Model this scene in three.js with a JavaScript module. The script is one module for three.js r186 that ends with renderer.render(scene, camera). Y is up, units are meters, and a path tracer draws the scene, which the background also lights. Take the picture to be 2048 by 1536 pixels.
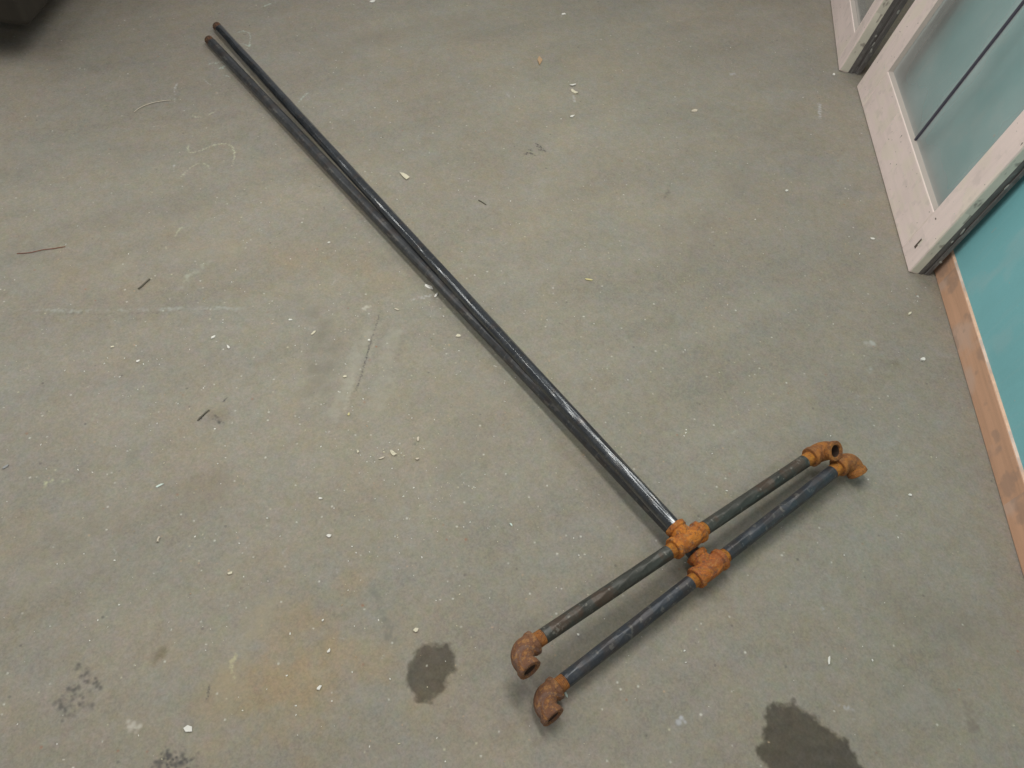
import * as THREE from 'three';
import { mergeGeometries, toCreasedNormals } from 'three/addons/utils/BufferGeometryUtils.js';
import { RoundedBoxGeometry } from 'three/addons/geometries/RoundedBoxGeometry.js';
import { RectAreaLightUniformsLib } from 'three/addons/lights/RectAreaLightUniformsLib.js';

// ---------------------------------------------------------------- camera, light, exposure
const scene = new THREE.Scene();
const camera = new THREE.PerspectiveCamera(49.77, 4 / 3, 0.05, 60);
const PITCH = 0.905804, ROLL = 0.122953;
{
  const fw = new THREE.Vector3(0, -Math.sin(PITCH), -Math.cos(PITCH));
  const r0 = new THREE.Vector3(1, 0, 0), u0 = new THREE.Vector3(0, Math.cos(PITCH), -Math.sin(PITCH));
  const r = r0.clone().multiplyScalar(Math.cos(ROLL)).addScaledVector(u0, Math.sin(ROLL));
  const u = u0.clone().multiplyScalar(Math.cos(ROLL)).addScaledVector(r0, -Math.sin(ROLL));
  camera.position.set(0, 1.37793, 0);
  camera.quaternion.setFromRotationMatrix(new THREE.Matrix4().makeBasis(r, u, fw.clone().negate()));
}
scene.add(camera);
const renderer = new THREE.WebGLRenderer({ antialias: true });
renderer.setSize(1024, 768);
renderer.toneMapping = THREE.LinearToneMapping;
renderer.toneMappingExposure = 0.88;
renderer.shadowMap.enabled = true;
scene.background = new THREE.Color().setRGB(0.27, 0.27, 0.268);   // dim light from the rest of the hall
RectAreaLightUniformsLib.init();
const LAMPS = [   // ceiling troffers: position, length, turn, radiance, colour
  { p: [-1.35, 2.0, -1.00], w: 1.5, d: 0.06, turn: -0.85, L: 44 },
  { p: [-2.42, 2.0, -2.22], w: 1.4, d: 0.06, turn: -0.85, L: 40 },
  { p: [-0.06, 2.0, -1.26], w: 1.2, d: 0.3, turn: -0.85, L: 18 },
  { p: [0.75, 2.5, -2.75], w: 1.3, d: 0.3, turn: 0.3, L: 15 },
  { p: [0.30, 2.3, 0.95], w: 1.3, d: 0.3, turn: 0.2, L: 10 },
];
const LAMP_COLOR = [1.0, 0.985, 0.93];

// ---------------------------------------------------------------- helpers
function rng(seed) { let s = seed >>> 0; return () => { s = (s + 0x6d2b79f5) >>> 0; let t = Math.imul(s ^ (s >>> 15), 1 | s); t = (t + Math.imul(t ^ (t >>> 7), 61 | t)) ^ t; return ((t ^ (t >>> 14)) >>> 0) / 4294967296; }; }
function hash(x, y, s) { let h = Math.imul(x, 374761393) ^ Math.imul(y, 668265263) ^ Math.imul(s, 2246822519); h = Math.imul(h ^ (h >>> 13), 1274126177); return ((h ^ (h >>> 16)) >>> 0) / 4294967296; }
function vnoise(x, y, s) {
  const xi = Math.floor(x), yi = Math.floor(y); let fx = x - xi, fy = y - yi;
  fx = fx * fx * (3 - 2 * fx); fy = fy * fy * (3 - 2 * fy);
  const a = hash(xi, yi, s), b = hash(xi + 1, yi, s), c = hash(xi, yi + 1, s), d = hash(xi + 1, yi + 1, s);
  return a + (b - a) * fx + (c - a) * fy + (a - b - c + d) * fx * fy;
}
function fbm(x, y, s, n = 4) { let v = 0, a = 0.5, t = 0; for (let i = 0; i < n; i++) { v += a * vnoise(x, y, s + i * 17); t += a; a *= 0.5; x = x * 2.03 + 5.1; y = y * 2.03 + 1.7; } return v / t; }
function pnoise(u, v, per, s) {   // value noise that closes round u in 0..1
  const x = u * per, xi = Math.floor(x), yi = Math.floor(v); let fx = x - xi, fy = v - yi; fx = fx * fx * (3 - 2 * fx); fy = fy * fy * (3 - 2 * fy);
  const m = (q) => ((q % per) + per) % per, a = hash(m(xi), yi, s), b = hash(m(xi + 1), yi, s), c = hash(m(xi), yi + 1, s), d = hash(m(xi + 1), yi + 1, s);
  return a + (b - a) * fx + (c - a) * fy + (a - b - c + d) * fx * fy;
}
function pfbm(u, v, per, s, n = 4) { let r = 0, a = .5, t = 0; for (let i = 0; i < n; i++) { r += a * pnoise(u, v, per, s + i * 13); t += a; a *= .5; per *= 2; v = v * 2 + 3.3; } return r / t; }
const clamp = (v, a = 0, b = 1) => Math.min(b, Math.max(a, v));
const smooth = (a, b, v) => { const t = clamp((v - a) / (b - a)); return t * t * (3 - 2 * t); };
const enc = (v) => Math.round(255 * clamp(v <= 0.0031308 ? v * 12.92 : 1.055 * Math.pow(v, 1 / 2.4) - 0.055));
function makeTexture(w, h, fn, srgb = true, wrap = THREE.RepeatWrapping) {
  const d = new Uint8Array(w * h * 4);
  for (let j = 0; j < h; j++) for (let i = 0; i < w; i++) {
    const c = fn(i, j), k = (j * w + i) * 4;
    for (let q = 0; q < 3; q++) d[k + q] = srgb ? enc(c[q]) : Math.round(255 * clamp(c[q]));
    d[k + 3] = 255;
  }
  const t = new THREE.DataTexture(d, w, h, THREE.RGBAFormat);
  t.wrapS = t.wrapT = wrap; t.magFilter = THREE.LinearFilter; t.minFilter = THREE.LinearMipmapLinearFilter; t.generateMipmaps = true;
  if (srgb) t.colorSpace = THREE.SRGBColorSpace;
  t.needsUpdate = true; return t;
}
const taken = new Map();
function numbered(n) { const k = taken.get(n) || 0; taken.set(n, k + 1); return k ? `${n}_${String(k).padStart(3, '0')}` : n; }
function tag(o, label, category, group) { o.userData.label = label; o.userData.category = category; if (group) o.userData.group = group; return o; }
function mesh(name, geo, mat, parent) { const m = new THREE.Mesh(geo, mat); m.name = parent === scene ? numbered(name) : name; m.castShadow = m.receiveShadow = true; parent.add(m); return m; }
function group(name, pos) { const g = new THREE.Group(); g.name = numbered(name); g.position.set(...pos); scene.add(g); return g; }
function boxUV(geo, off = 0, scale = 1) {   // uv in metres from the dominant axis
  const p = geo.attributes.position, n = geo.attributes.normal, uv = new Float32Array(p.count * 2);
  for (let i = 0; i < p.count; i++) {
    const ax = Math.abs(n.getX(i)), ay = Math.abs(n.getY(i)), az = Math.abs(n.getZ(i));
    let a, b; if (az >= ax && az >= ay) { a = p.getX(i); b = p.getY(i); } else if (ax >= ay) { a = p.getZ(i); b = p.getY(i); } else { a = p.getX(i); b = p.getZ(i); }
    uv[2 * i] = (a + off * 0.37) * scale; uv[2 * i + 1] = (b + off * 0.71) * scale;
  }
  geo.setAttribute('uv', new THREE.BufferAttribute(uv, 2)); return geo;
}
function bar(x0, x1, y0, y1, z0, z1, r = 0.002, off = 0, swap = false) {
  let g = new RoundedBoxGeometry(x1 - x0, y1 - y0, z1 - z0, 2, Math.min(r, (z1 - z0) * 0.45));
  g.translate((x0 + x1) / 2, (y0 + y1) / 2, (z0 + z1) / 2);
  boxUV(g, off);
  if (swap) { const uv = g.attributes.uv; for (let i = 0; i < uv.count; i++) uv.setXY(i, uv.getY(i), uv.getX(i)); }
  return g;
}
// a tube swept along stations {p, t, r}; equal neighbouring points make flat faces; uv: u round, v = metres / 0.12
function sweep(st, seg = 28, cut = 0.62, wob = 0, seed = 1) {
  const pos = [], uv = [], idx = [];
  let ref = Math.abs(st[0].t.y) < 0.9 ? new THREE.Vector3(0, 1, 0) : new THREE.Vector3(1, 0, 0), s = 0;
  for (let i = 0; i < st.length; i++) {
    const { p, t, r } = st[i]; const n = ref.clone().addScaledVector(t, -ref.dot(t)).normalize(), b = t.clone().cross(n); ref = n;
    if (i) s += Math.max(p.distanceTo(st[i - 1].p), Math.abs(r - st[i - 1].r));
    for (let k = 0; k <= seg; k++) {
      const a = (k % seg) / seg * 2 * Math.PI, rr = r * (1 + wob * (fbm(Math.cos(a) * 2 + 9, Math.sin(a) * 2 + s * 90, seed, 3) - 0.5));
      pos.push(p.x + (n.x * Math.cos(a) + b.x * Math.sin(a)) * rr, p.y + (n.y * Math.cos(a) + b.y * Math.sin(a)) * rr, p.z + (n.z * Math.cos(a) + b.z * Math.sin(a)) * rr);
      uv.push(k / seg, s / 0.12);
    }
  }
  for (let i = 0; i + 1 < st.length; i++) for (let k = 0; k < seg; k++) { const a = i * (seg + 1) + k, b2 = a + seg + 1; idx.push(a, a + 1, b2, a + 1, b2 + 1, b2); }
  const g = new THREE.BufferGeometry();
  g.setAttribute('position', new THREE.Float32BufferAttribute(pos, 3)); g.setAttribute('uv', new THREE.Float32BufferAttribute(uv, 2)); g.setIndex(idx);
  return toCreasedNormals(g, cut);
}
const V = (x, y, z) => new THREE.Vector3(x, y, z);

// ---------------------------------------------------------------- floor
const F0 = [-1.8, -3.75], FS = 3.7, FN = 2048;   // the stretch of floor with marks of its own, metres
function buildFloorTexture() {
  const C = new Float32Array(FN * FN * 3), px = FS / FN;
  const AL = [0.258, 0.238, 0.194];
  // broad rust-tinted areas: [x, z, rx, rz, turn, strength]
  const tint = [
    [[-0.559,-1.320], .30, .07, .25, .55], [[-0.713,-1.368], .28, .06, .1, .5], [[-0.376,-1.328], .20, .05, .3, .5], [[-0.940,-1.379], .30, .05, .1, .35], [[-1.056,-1.241], .20, .05, 0, .3],
    [[-0.252,-0.466], .17, .17, 0, .75], [[-0.275,-0.359], .18, .16, 0, .6], [[-0.351,-0.404], .10, .12, .5, .45], [[-0.243,-0.573], .14, .05, .5, .5], [[-0.063,-0.376], .25, .10, 0, .25], [[-0.383,-0.429], .06, .1, .6, .6],
    [[-0.816,-0.641], .25, .05, .3, .35], [[-0.803,-0.593], .2, .04, .3, .25], [[0.194,-2.338], .3, .1, 0, .2], [[0.764,-0.620], .2, .08, .2, .22], [[0.837,-0.483], .2, .1, 0, .2],[[-0.260,-0.874], .2, .1, 0, .18],
  ];
  const dark = [   // damp and oily patches: outline in metres, edge blur, depth, nibble
    { pts: [[-0.095,-0.505], [-0.075,-0.509], [-0.056,-0.507], [-0.039,-0.500], [-0.033,-0.486], [-0.035,-0.469], [-0.041,-0.457], [-0.048,-0.437], [-0.061,-0.425], [-0.068,-0.412], [-0.077,-0.415], [-0.086,-0.411], [-0.101,-0.423], [-0.110,-0.440], [-0.114,-0.454], [-0.111,-0.471], [-0.106,-0.484]], blur: .0055, k: .36, nib: .010 },
    { pts: [[0.522,-0.484], [0.536,-0.482], [0.551,-0.470], [0.566,-0.459], [0.589,-0.446], [0.612,-0.430], [0.627,-0.407], [0.640,-0.386], [0.656,-0.362], [0.494,-0.337], [0.480,-0.372], [0.467,-0.385], [0.458,-0.397], [0.464,-0.405], [0.478,-0.420], [0.481,-0.439], [0.482,-0.456], [0.495,-0.474], [0.510,-0.474]], blur: .006, k: .31, nib: .011 },
    { pts: [[-0.513,-0.449], [-0.507,-0.441], [-0.507,-0.432], [-0.514,-0.423], [-0.520,-0.418], [-0.528,-0.427], [-0.525,-0.436], [-0.519,-0.446]], blur: .006, k: .66, nib: .006 },
    { pts: [[-0.595,-0.926], [-0.576,-0.934], [-0.551,-0.905], [-0.562,-0.891], [-0.585,-0.900]], blur: .012, k: .86, nib: .006 },
    { pts: [[0.824,-1.272], [0.860,-1.282], [0.864,-1.271], [0.833,-1.259]], blur: .012, k: .8, nib: .006 },
    { pts: [[0.722,-0.588], [0.778,-0.602], [0.824,-0.609], [0.793,-0.589], [0.739,-0.583]], blur: .03, k: .9, nib: .01 },
    { pts: [[0.392,-0.671], [0.428,-0.666], [0.425,-0.646], [0.404,-0.648]], blur: .012, k: .85, nib: .006 },
  ].map((q) => ({ ...q, lo: [0, 1].map((a) => Math.min(...q.pts.map((p) => p[a])) - .06), hi: [0, 1].map((a) => Math.max(...q.pts.map((p) => p[a])) + .06) }));
  const inside = (pts, x, z) => { let c = false; for (let i = 0, j = pts.length - 1; i < pts.length; j = i++) { const [xi, zi] = pts[i], [xj, zj] = pts[j]; if ((zi > z) !== (zj > z) && x < (xj - xi) * (z - zi) / (zj - zi) + xi) c = !c; } return c; };
  const edge = (pts, x, z) => { let m = 9; for (let i = 0, j = pts.length - 1; i < pts.length; j = i++) { const ax = pts[j][0], az = pts[j][1], dx = pts[i][0] - ax, dz = pts[i][1] - az, t = clamp(((x - ax) * dx + (z - az) * dz) / (dx * dx + dz * dz)); m = Math.min(m, Math.hypot(x - ax - dx * t, z - az - dz * t)); } return inside(pts, x, z) ? m : -m; };
  for (let j = 0; j < FN; j++) for (let i = 0; i < FN; i++) {
    const x = F0[0] + (i + .5) * px, z = F0[1] + (j + .5) * px, k = (j * FN + i) * 3;
    const wide = fbm(x * .9 + 20, z * .9 + 7, 15, 2) - .5, big = fbm(x * 2.1, z * 2.1, 3, 4) - .5, mid = fbm(x * 7 + 3, z * 7, 21, 3) - .5, hue = fbm(x * 5 + 40, z * 5 + 9, 57, 3) - .5, hue2 = fbm(x * 16 + 4, z * 16 + 9, 91, 2) - .5;
    const u = x * .82 - z * .57, w = x * .57 + z * .82;   // the trowel swept this way
    const swirl = fbm(u * 3.2 + .8 * big, w * 15 + 3 * big, 77, 3) - .5;
    const fine = hash(i, j, 5) - .5, fine2 = vnoise(i * .55, j * .55, 8) - .5;
    const h3 = fbm(x * 75 + 3, z * 75, 66, 2) - .5, h4 = fbm(x * 60, z * 60 + 8, 67, 2) - .5, grain = fbm(x * 60, z * 60, 61, 3) - .5, cr = vnoise(i * .35, j * .35, 62) - .5, cb = vnoise(i * .35, j * .35, 63) - .5;
    let v = 1 + .17 * big + .13 * mid + .17 * swirl + .20 * fine + .19 * fine2 + .14 * grain;
    let r = AL[0] * v * (1 + .055 * hue + .06 * hue2 + .06 * cr + .07 * h3), g = AL[1] * v * (1 - .01 * hue - .045 * wide - .04 * h3), b = AL[2] * v * (1 - .05 * hue - .08 * hue2 + .09 * cb + .14 * h4);
    for (const [c, rx, rz, tu, st] of tint) {
      const dx = x - c[0], dz = z - c[1], a = (dx * Math.cos(tu) - dz * Math.sin(tu)) / rx, d2 = (dx * Math.sin(tu) + dz * Math.cos(tu)) / rz, q = a * a + d2 * d2;
      if (q < 4) { const m = .55 * st * Math.exp(-q * 1.0) * smooth(.34, .70, fbm(x * 13 + 7, z * 13, 31, 5)) * .95; r *= 1 + .14 * m; g *= 1 - .03 * m; b *= 1 - .27 * m; }
    }
    for (const q of dark) if (x > q.lo[0] && x < q.hi[0] && z > q.lo[1] && z < q.hi[1]) {
      const e = edge(q.pts, x, z) + (fbm(x * 90, z * 90, 13, 4) - .5) * q.nib * 2, m = smooth(-q.blur, q.blur, e);
      const f = 1 - (1 - q.k * (1 + .4 * (fbm(x * 90, z * 90, 19, 3) - .5))) * m; r *= f * (1 + .04 * m); g *= f; b *= f * (1 - .07 * m);
    }
    C[k] = r; C[k + 1] = g; C[k + 2] = b;
  }
  const blend = (i, j, c, a) => { if (i < 0 || j < 0 || i >= FN || j >= FN) return; const k = (j * FN + i) * 3; for (let q = 0; q < 3; q++) C[k + q] += (c[q] - C[k + q]) * a; };
  const dab = (x, z, rad, c, a, soft = .6) => {
    const ci = (x - F0[0]) / px, cj = (z - F0[1]) / px, R = rad / px, n = Math.ceil(R + 1);
    for (let j = -n; j <= n; j++) for (let i = -n; i <= n; i++) { const I = Math.floor(ci) + i, J = Math.floor(cj) + j, d = Math.hypot(I + .5 - ci, J + .5 - cj); const m = 1 - smooth(R * soft, R + .6, d); if (m > 0) blend(I, J, c, a * m); }
  };
  // strokes of chalk, scuffs and scratches: points, half width, colour, strength, how broken
  const STR = 1.7, stroke = (pts, rad, c, a, gap = .5, seed = 1) => {
    const cv = new THREE.CatmullRomCurve3(pts.map((p) => V(p[0], 0, p[1]))), n = Math.ceil(cv.getLength() / (px * .8)), R = rng(seed);
    for (let i = 0; i <= n; i++) { const p = cv.getPoint(i / n), m = smooth(gap - .18, gap + .18, vnoise(i * .06, seed, 5) * .6 + R() * .4), tap = Math.min(1, Math.min(i, n - i) / (n * .12 + 1)); if (m > .02) dab(p.x + (R() - .5) * rad * 1.6, p.z + (R() - .5) * rad * 1.6, rad * (.32 + .62 * R() * R()), c, a * STR * m * tap * (.3 + .9 * R()), .2); }
  };
  const CH = [.46, .47, .34], WH = [.44, .44, .42], DK = [.085, .08, .075], RU = [.30, .13, .07], MI = [.42, .50, .44];
  stroke([[-0.912,-1.740], [-0.909,-1.721], [-0.898,-1.704], [-0.876,-1.717], [-0.849,-1.746], [-0.826,-1.757], [-0.805,-1.751], [-0.790,-1.728], [-0.782,-1.696], [-0.778,-1.670]], .0028, CH, .55, .34, 2);
  stroke([[-0.893,-1.598], [-0.884,-1.620], [-0.873,-1.653], [-0.857,-1.668], [-0.840,-1.663], [-0.827,-1.646]], .0028, CH, .34, .4, 3);
  stroke([[-0.911,-1.619], [-0.919,-1.644], [-0.917,-1.648]], .003, WH, .35, .35, 4);
  stroke([[-0.956,-1.868], [-0.932,-1.854], [-0.913,-1.861], [-0.896,-1.881], [-0.885,-1.902]], .003, CH, .42, .42, 5);
  stroke([[-0.987,-2.105], [-0.964,-2.115], [-0.941,-2.126], [-0.936,-2.098], [-0.948,-2.092]], .004, MI, .38, .35, 6);
  stroke([[-0.981,-2.043], [-0.954,-2.016], [-0.929,-2.004], [-0.906,-2.014], [-0.902,-2.035]], .0024, WH, .28, .4, 7);
  stroke([[-0.925,-2.061], [-0.902,-2.056]], .003, MI, .4, .3, 8);
  stroke([[-0.955,-2.284], [-0.939,-2.299], [-0.918,-2.293], [-0.899,-2.234], [-0.897,-2.223], [-0.924,-2.234]], .003, MI, .45, .32, 9);
  stroke([[-0.925,-2.445], [-0.904,-2.472], [-0.885,-2.496]], .004, MI, .3, .4, 10);
  stroke([[-0.933,-2.283], [-0.922,-2.283]], .0022, DK, .8, .1, 11); stroke([[-0.929,-2.331], [-0.927,-2.341]], .0018, DK, .7, .1, 12);
  stroke([[-1.033,-1.999], [-1.030,-1.972], [-1.020,-1.940], [-1.007,-1.906]], .003, WH, .42, .38, 13);
  stroke([[-0.686,-1.968], [-0.681,-2.001], [-0.670,-2.031]], .0028, MI, .36, .4, 14);
  stroke([[-0.767,-1.204], [-0.763,-1.241], [-0.754,-1.273], [-0.739,-1.305], [-0.725,-1.332]], .009, [.36, .37, .30], .25, .42, 15);
  stroke([[-0.827,-1.391], [-0.827,-1.417], [-0.820,-1.433]], .003, CH, .35, .35, 16);
  stroke([[-1.107,-1.113], [-0.984,-1.128], [-0.862,-1.148], [-0.771,-1.169], [-0.678,-1.188], [-0.593,-1.199]], .006, [.33, .34, .30], .35, .42, 17);
  stroke([[-1.001,-1.118], [-0.879,-1.137], [-0.768,-1.160]], .004, DK, .14, .4, 18);
  stroke([[-0.312,-1.247], [-0.313,-1.195], [-0.315,-1.142], [-0.315,-1.094], [-0.316,-1.044], [-0.320,-1.001]], .0022, DK, .55, .26, 19);
  stroke([[-0.306,-1.191], [-0.309,-1.140], [-0.310,-1.090]], .004, [.34, .32, .26], .3, .3, 20);
  stroke([[-0.333,-1.073], [-0.331,-1.033], [-0.329,-0.987], [-0.328,-0.955]], .006, [.36, .34, .27], .4, .38, 21);
  stroke([[-0.243,-1.194], [-0.251,-1.149], [-0.254,-1.106], [-0.254,-1.062], [-0.252,-1.012]], .008, [.18, .16, .13], .18, .35, 22);
  stroke([[-0.392,-1.010], [-0.397,-0.989], [-0.404,-0.965]], .008, [.35, .33, .27], .25, .35, 23);
  stroke([[-0.262,-1.283], [-0.232,-1.295], [-0.202,-1.309]], .005, WH, .34, .38, 24); stroke([[-0.237,-1.272], [-0.219,-1.286], [-0.197,-1.293]], .004, WH, .26, .4, 25);
  stroke([[-0.351,-1.241], [-0.337,-1.248]], .007, [.45, .43, .36], .5, .25, 26);
  stroke([[-0.382,-0.399], [-0.392,-0.420], [-0.398,-0.431], [-0.397,-0.441], [-0.395,-0.450]], .0035, [.45, .42, .27], .55, .32, 27);
  stroke([[-0.418,-0.369], [-0.421,-0.384], [-0.423,-0.396]], .0018, DK, .6, .2, 28);
  stroke([[-0.834,-0.709], [-0.828,-0.717], [-0.824,-0.722]], .006, [.46, .46, .30], .5, .3, 29); stroke([[-0.806,-0.721], [-0.796,-0.730], [-0.786,-0.739]], .003, [.42, .45, .30], .4, .35, 30);
  stroke([[-0.808,-0.860], [-0.807,-0.873], [-0.802,-0.883]], .004, [.36, .42, .30], .4, .35, 31);
  stroke([[-0.818,-0.850], [-0.810,-0.854]], .003, DK, .3, .3, 32);
  stroke([[-0.607,-0.892], [-0.602,-0.905], [-0.593,-0.920]], .0026, DK, .8, .1, 33); stroke([[-0.575,-0.940], [-0.567,-0.959]], .0018, DK, .7, .1, 34);
  stroke([[0.816,-2.298], [0.813,-2.253], [0.808,-2.211]], .006, [.42, .42, .42], .45, .3, 35);
  stroke([[0.550,-2.390], [0.568,-2.402], [0.569,-2.371]], .008, [.40, .40, .42], .28, .4, 36);
  stroke([[-0.117,-2.149], [-0.112,-2.124]], .006, [.42, .42, .42], .35, .35, 37);
  stroke([[0.074,-2.177], [0.081,-2.140]], .006, [.42, .42, .40], .28, .35, 38);
  stroke([[0.340,-0.436], [0.344,-0.426]], .008, [.46, .47, .50], .45, .3, 39);
  stroke([[0.601,-0.664], [0.606,-0.648]], .004, [.36, .36, .36], .35, .35, 40);
  stroke([[0.598,-0.489], [0.619,-0.485], [0.631,-0.481]], .005, [.40, .40, .40], .35, .45, 41);
  stroke([[-0.527,-0.324], [-0.517,-0.320], [-0.509,-0.316]], .008, [.47, .44, .38], .5, .3, 42); stroke([[-0.511,-0.316], [-0.511,-0.322]], .004, [.5, .48, .40], .45, .3, 43);
  stroke([[0.830,-0.523], [0.835,-0.491], [0.835,-0.459]], .012, [.17, .14, .12], .22, .4, 44);
  stroke([[0.800,-1.328], [0.816,-1.323]], .012, [.40, .40, .37], .35, .35, 45); stroke([[0.787,-1.251], [0.792,-1.238]], .008, [.38, .38, .35], .3, .35, 46);
  for (const [pts, rad, c, a, g, sd] of [
    [[[-0.494,-1.244], [-0.436,-1.192], [-0.405,-1.110], [-0.394,-1.016], [-0.405,-0.937]], .05, [.18, .165, .13], .2, .35, 120], [[[-0.264,-1.221], [-0.270,-1.132], [-0.265,-1.050], [-0.275,-0.945]], .03, [.34, .33, .27], .3, .35, 121], [[[-0.329,-1.210], [-0.335,-1.107], [-0.340,-1.011], [-0.360,-0.919]], .022, [.34, .33, .27], .34, .35, 122],
    [[[-1.145,-1.193], [-1.035,-1.245], [-0.899,-1.301], [-0.733,-1.356], [-0.588,-1.425]], .05, [.33, .31, .25], .10, .4, 123], [[[-1.174,-1.252], [-1.015,-1.418], [-0.779,-1.499]], .05, [.19, .17, .145], .10, .4, 124], [[[-0.824,-0.562], [-0.715,-0.635], [-0.581,-0.716], [-0.487,-0.772]], .05, [.19, .16, .125], .11, .4, 125],
    [[[-0.815,-0.507], [-0.709,-0.558], [-0.591,-0.593]], .05, [.33, .31, .26], .08, .4, 126], [[[-0.355,-0.568], [-0.392,-0.457], [-0.394,-0.360]], .03, [.34, .29, .20], .3, .38, 127], [[[-0.026,-1.087], [-0.076,-0.901], [-0.088,-0.774]], .06, [.20, .185, .155], .08, .4, 128], [[[0.583,-2.014], [0.508,-1.741], [0.334,-1.521]], .06, [.19, .17, .145], .09, .4, 129],
    [[[0.737,-0.711], [0.793,-0.670], [0.894,-0.673], [0.953,-0.625]], .07, [.18, .155, .125], .12, .4, 130], [[[0.584,-0.477], [0.699,-0.507], [0.843,-0.508]], .05, [.33, .32, .28], .08, .4, 131], [[[-1.325,-1.567], [-1.177,-1.658], [-0.953,-1.641]], .07, [.18, .165, .14], .10, .4, 132], [[[-0.735,-2.183], [-0.481,-2.414], [-0.181,-2.547]], .07, [.19, .17, .14], .08, .4, 133],
  ]) stroke(pts, rad * .8, c, a * .38, g + .06, sd);
  // tyre and boot prints
  const print = (rows, c, a, rad, seed) => rows.forEach((r, i) => stroke(r, rad, c, a, .36, seed + i));
  print([[[-0.642,-0.396], [-0.630,-0.401], [-0.617,-0.394]], [[-0.627,-0.385], [-0.619,-0.389], [-0.606,-0.381]], [[-0.629,-0.369], [-0.613,-0.379], [-0.595,-0.378], [-0.591,-0.367]], [[-0.637,-0.360], [-0.628,-0.367], [-0.617,-0.370]], [[-0.644,-0.349], [-0.628,-0.349], [-0.612,-0.357], [-0.595,-0.362]], [[-0.651,-0.343], [-0.635,-0.337], [-0.619,-0.347]], [[-0.642,-0.332], [-0.625,-0.332], [-0.610,-0.340], [-0.602,-0.344]], [[-0.630,-0.324], [-0.619,-0.327], [-0.609,-0.331]], [[-0.624,-0.312], [-0.621,-0.318]], [[-0.596,-0.347], [-0.589,-0.338]]], DK, .36, .006, 60);
  print([[[-0.456,-0.299], [-0.454,-0.289]], [[-0.432,-0.296], [-0.431,-0.287]], [[-0.464,-0.285], [-0.450,-0.284], [-0.439,-0.289]], [[-0.469,-0.271], [-0.456,-0.278], [-0.441,-0.277], [-0.424,-0.288]], [[-0.470,-0.263], [-0.449,-0.269], [-0.428,-0.275], [-0.412,-0.284]], [[-0.412,-0.291], [-0.405,-0.277]], [[-0.417,-0.276], [-0.419,-0.265]]], DK, .55, .006, 75);
  print([[[-0.045,-1.869], [-0.031,-1.877], [-0.011,-1.867]], [[-0.035,-1.891], [-0.021,-1.888]], [[-0.018,-1.924], [-0.004,-1.914], [0.011,-1.899]], [[-0.008,-1.899], [0.017,-1.893]], [[-0.015,-1.914], [0.002,-1.904]]], DK, .75, .0035, 85);
  print([[[-0.573,-0.899], [-0.557,-0.894]], [[-0.580,-0.903], [-0.572,-0.909]]], DK, .5, .006, 92);
  stroke([[0.338,-1.749], [0.347,-1.792], [0.353,-1.825]], .006, DK, .16, .4, 95);
  stroke([[-0.204,-0.597], [-0.164,-0.538], [-0.145,-0.496]], .012, [.16, .16, .14], .16, .35, 96);
  // dust: pale and dark specks a couple of millimetres across
  const R = rng(42);
  for (let i = 0; i < 4400; i++) { const x = F0[0] + R() * FS, z = F0[1] + R() * FS, near = Math.exp(-((x + .25) ** 2 + (z + 1.0) ** 2) * 1.2); if (R() > .22 + .78 * near) continue; const s = R(); dab(x, z, .0008 + .0013 * R() * R(), s < .6 ? [.62, .62, .55] : s < .82 ? [.52, .50, .36] : [.45, .33, .22], .45 + .5 * R()); }
  for (let i = 0; i < 900; i++) dab(F0[0] + R() * FS, F0[1] + R() * FS, .001 + .0016 * R(), R() < .7 ? DK : RU, .25 + .4 * R());
  for (let i = 0; i < 420; i++) { const x = F0[0] + R() * FS, z = F0[1] + R() * FS, a = R() * 6.28, l = .005 + .02 * R(); stroke([[x, z], [x + Math.cos(a) * l, z + Math.sin(a) * l]], .0013, R() < .6 ? [.4, .4, .36] : [.15, .14, .12], .3, .4, 200 + i); }
  const d = new Uint8Array(FN * FN * 4), bmp = new Uint8Array(FN * FN * 4);
  for (let i = 0; i < FN * FN; i++) { for (let q = 0; q < 3; q++) d[4 * i + q] = enc(C[3 * i + q]); d[4 * i + 3] = 255; }
  const mk = (a, srgb) => { const t = new THREE.DataTexture(a, FN, FN, THREE.RGBAFormat); t.wrapS = t.wrapT = THREE.MirroredRepeatWrapping; t.magFilter = THREE.LinearFilter; t.minFilter = THREE.LinearMipmapLinearFilter; t.generateMipmaps = true; if (srgb) t.colorSpace = THREE.SRGBColorSpace; t.needsUpdate = true; return t; };
  return mk(d, true);
}
const floorBump = makeTexture(1024, 1024, (i, j) => { const v = .5 + .5 * (hash(i, j, 3) - .5) * .5 + (fbm(i / 18, j / 18, 6, 4) - .5) * .9; return [v, v, v]; }, false, THREE.MirroredRepeatWrapping);
floorBump.repeat.set(3, 3);
const floorMat = new THREE.MeshStandardMaterial({ map: buildFloorTexture(), roughness: 0.82, bumpMap: floorBump, bumpScale: 0.0009 });
{
  const W = 2 * FS, g = new THREE.PlaneGeometry(W, W).rotateX(-Math.PI / 2), cx = F0[0] + FS / 2, cz = F0[1] + FS / 2;
  const p = g.attributes.position, uv = g.attributes.uv;
  for (let i = 0; i < p.count; i++) uv.setXY(i, (p.getX(i) + cx - F0[0]) / FS, (p.getZ(i) + cz - F0[1]) / FS);
  const f = mesh('floor', g, floorMat, scene); f.position.set(cx, 0, cz); f.userData.kind = 'structure';
  tag(f, 'dusty stained grey brown concrete floor under everything', 'floor');
}
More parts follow.
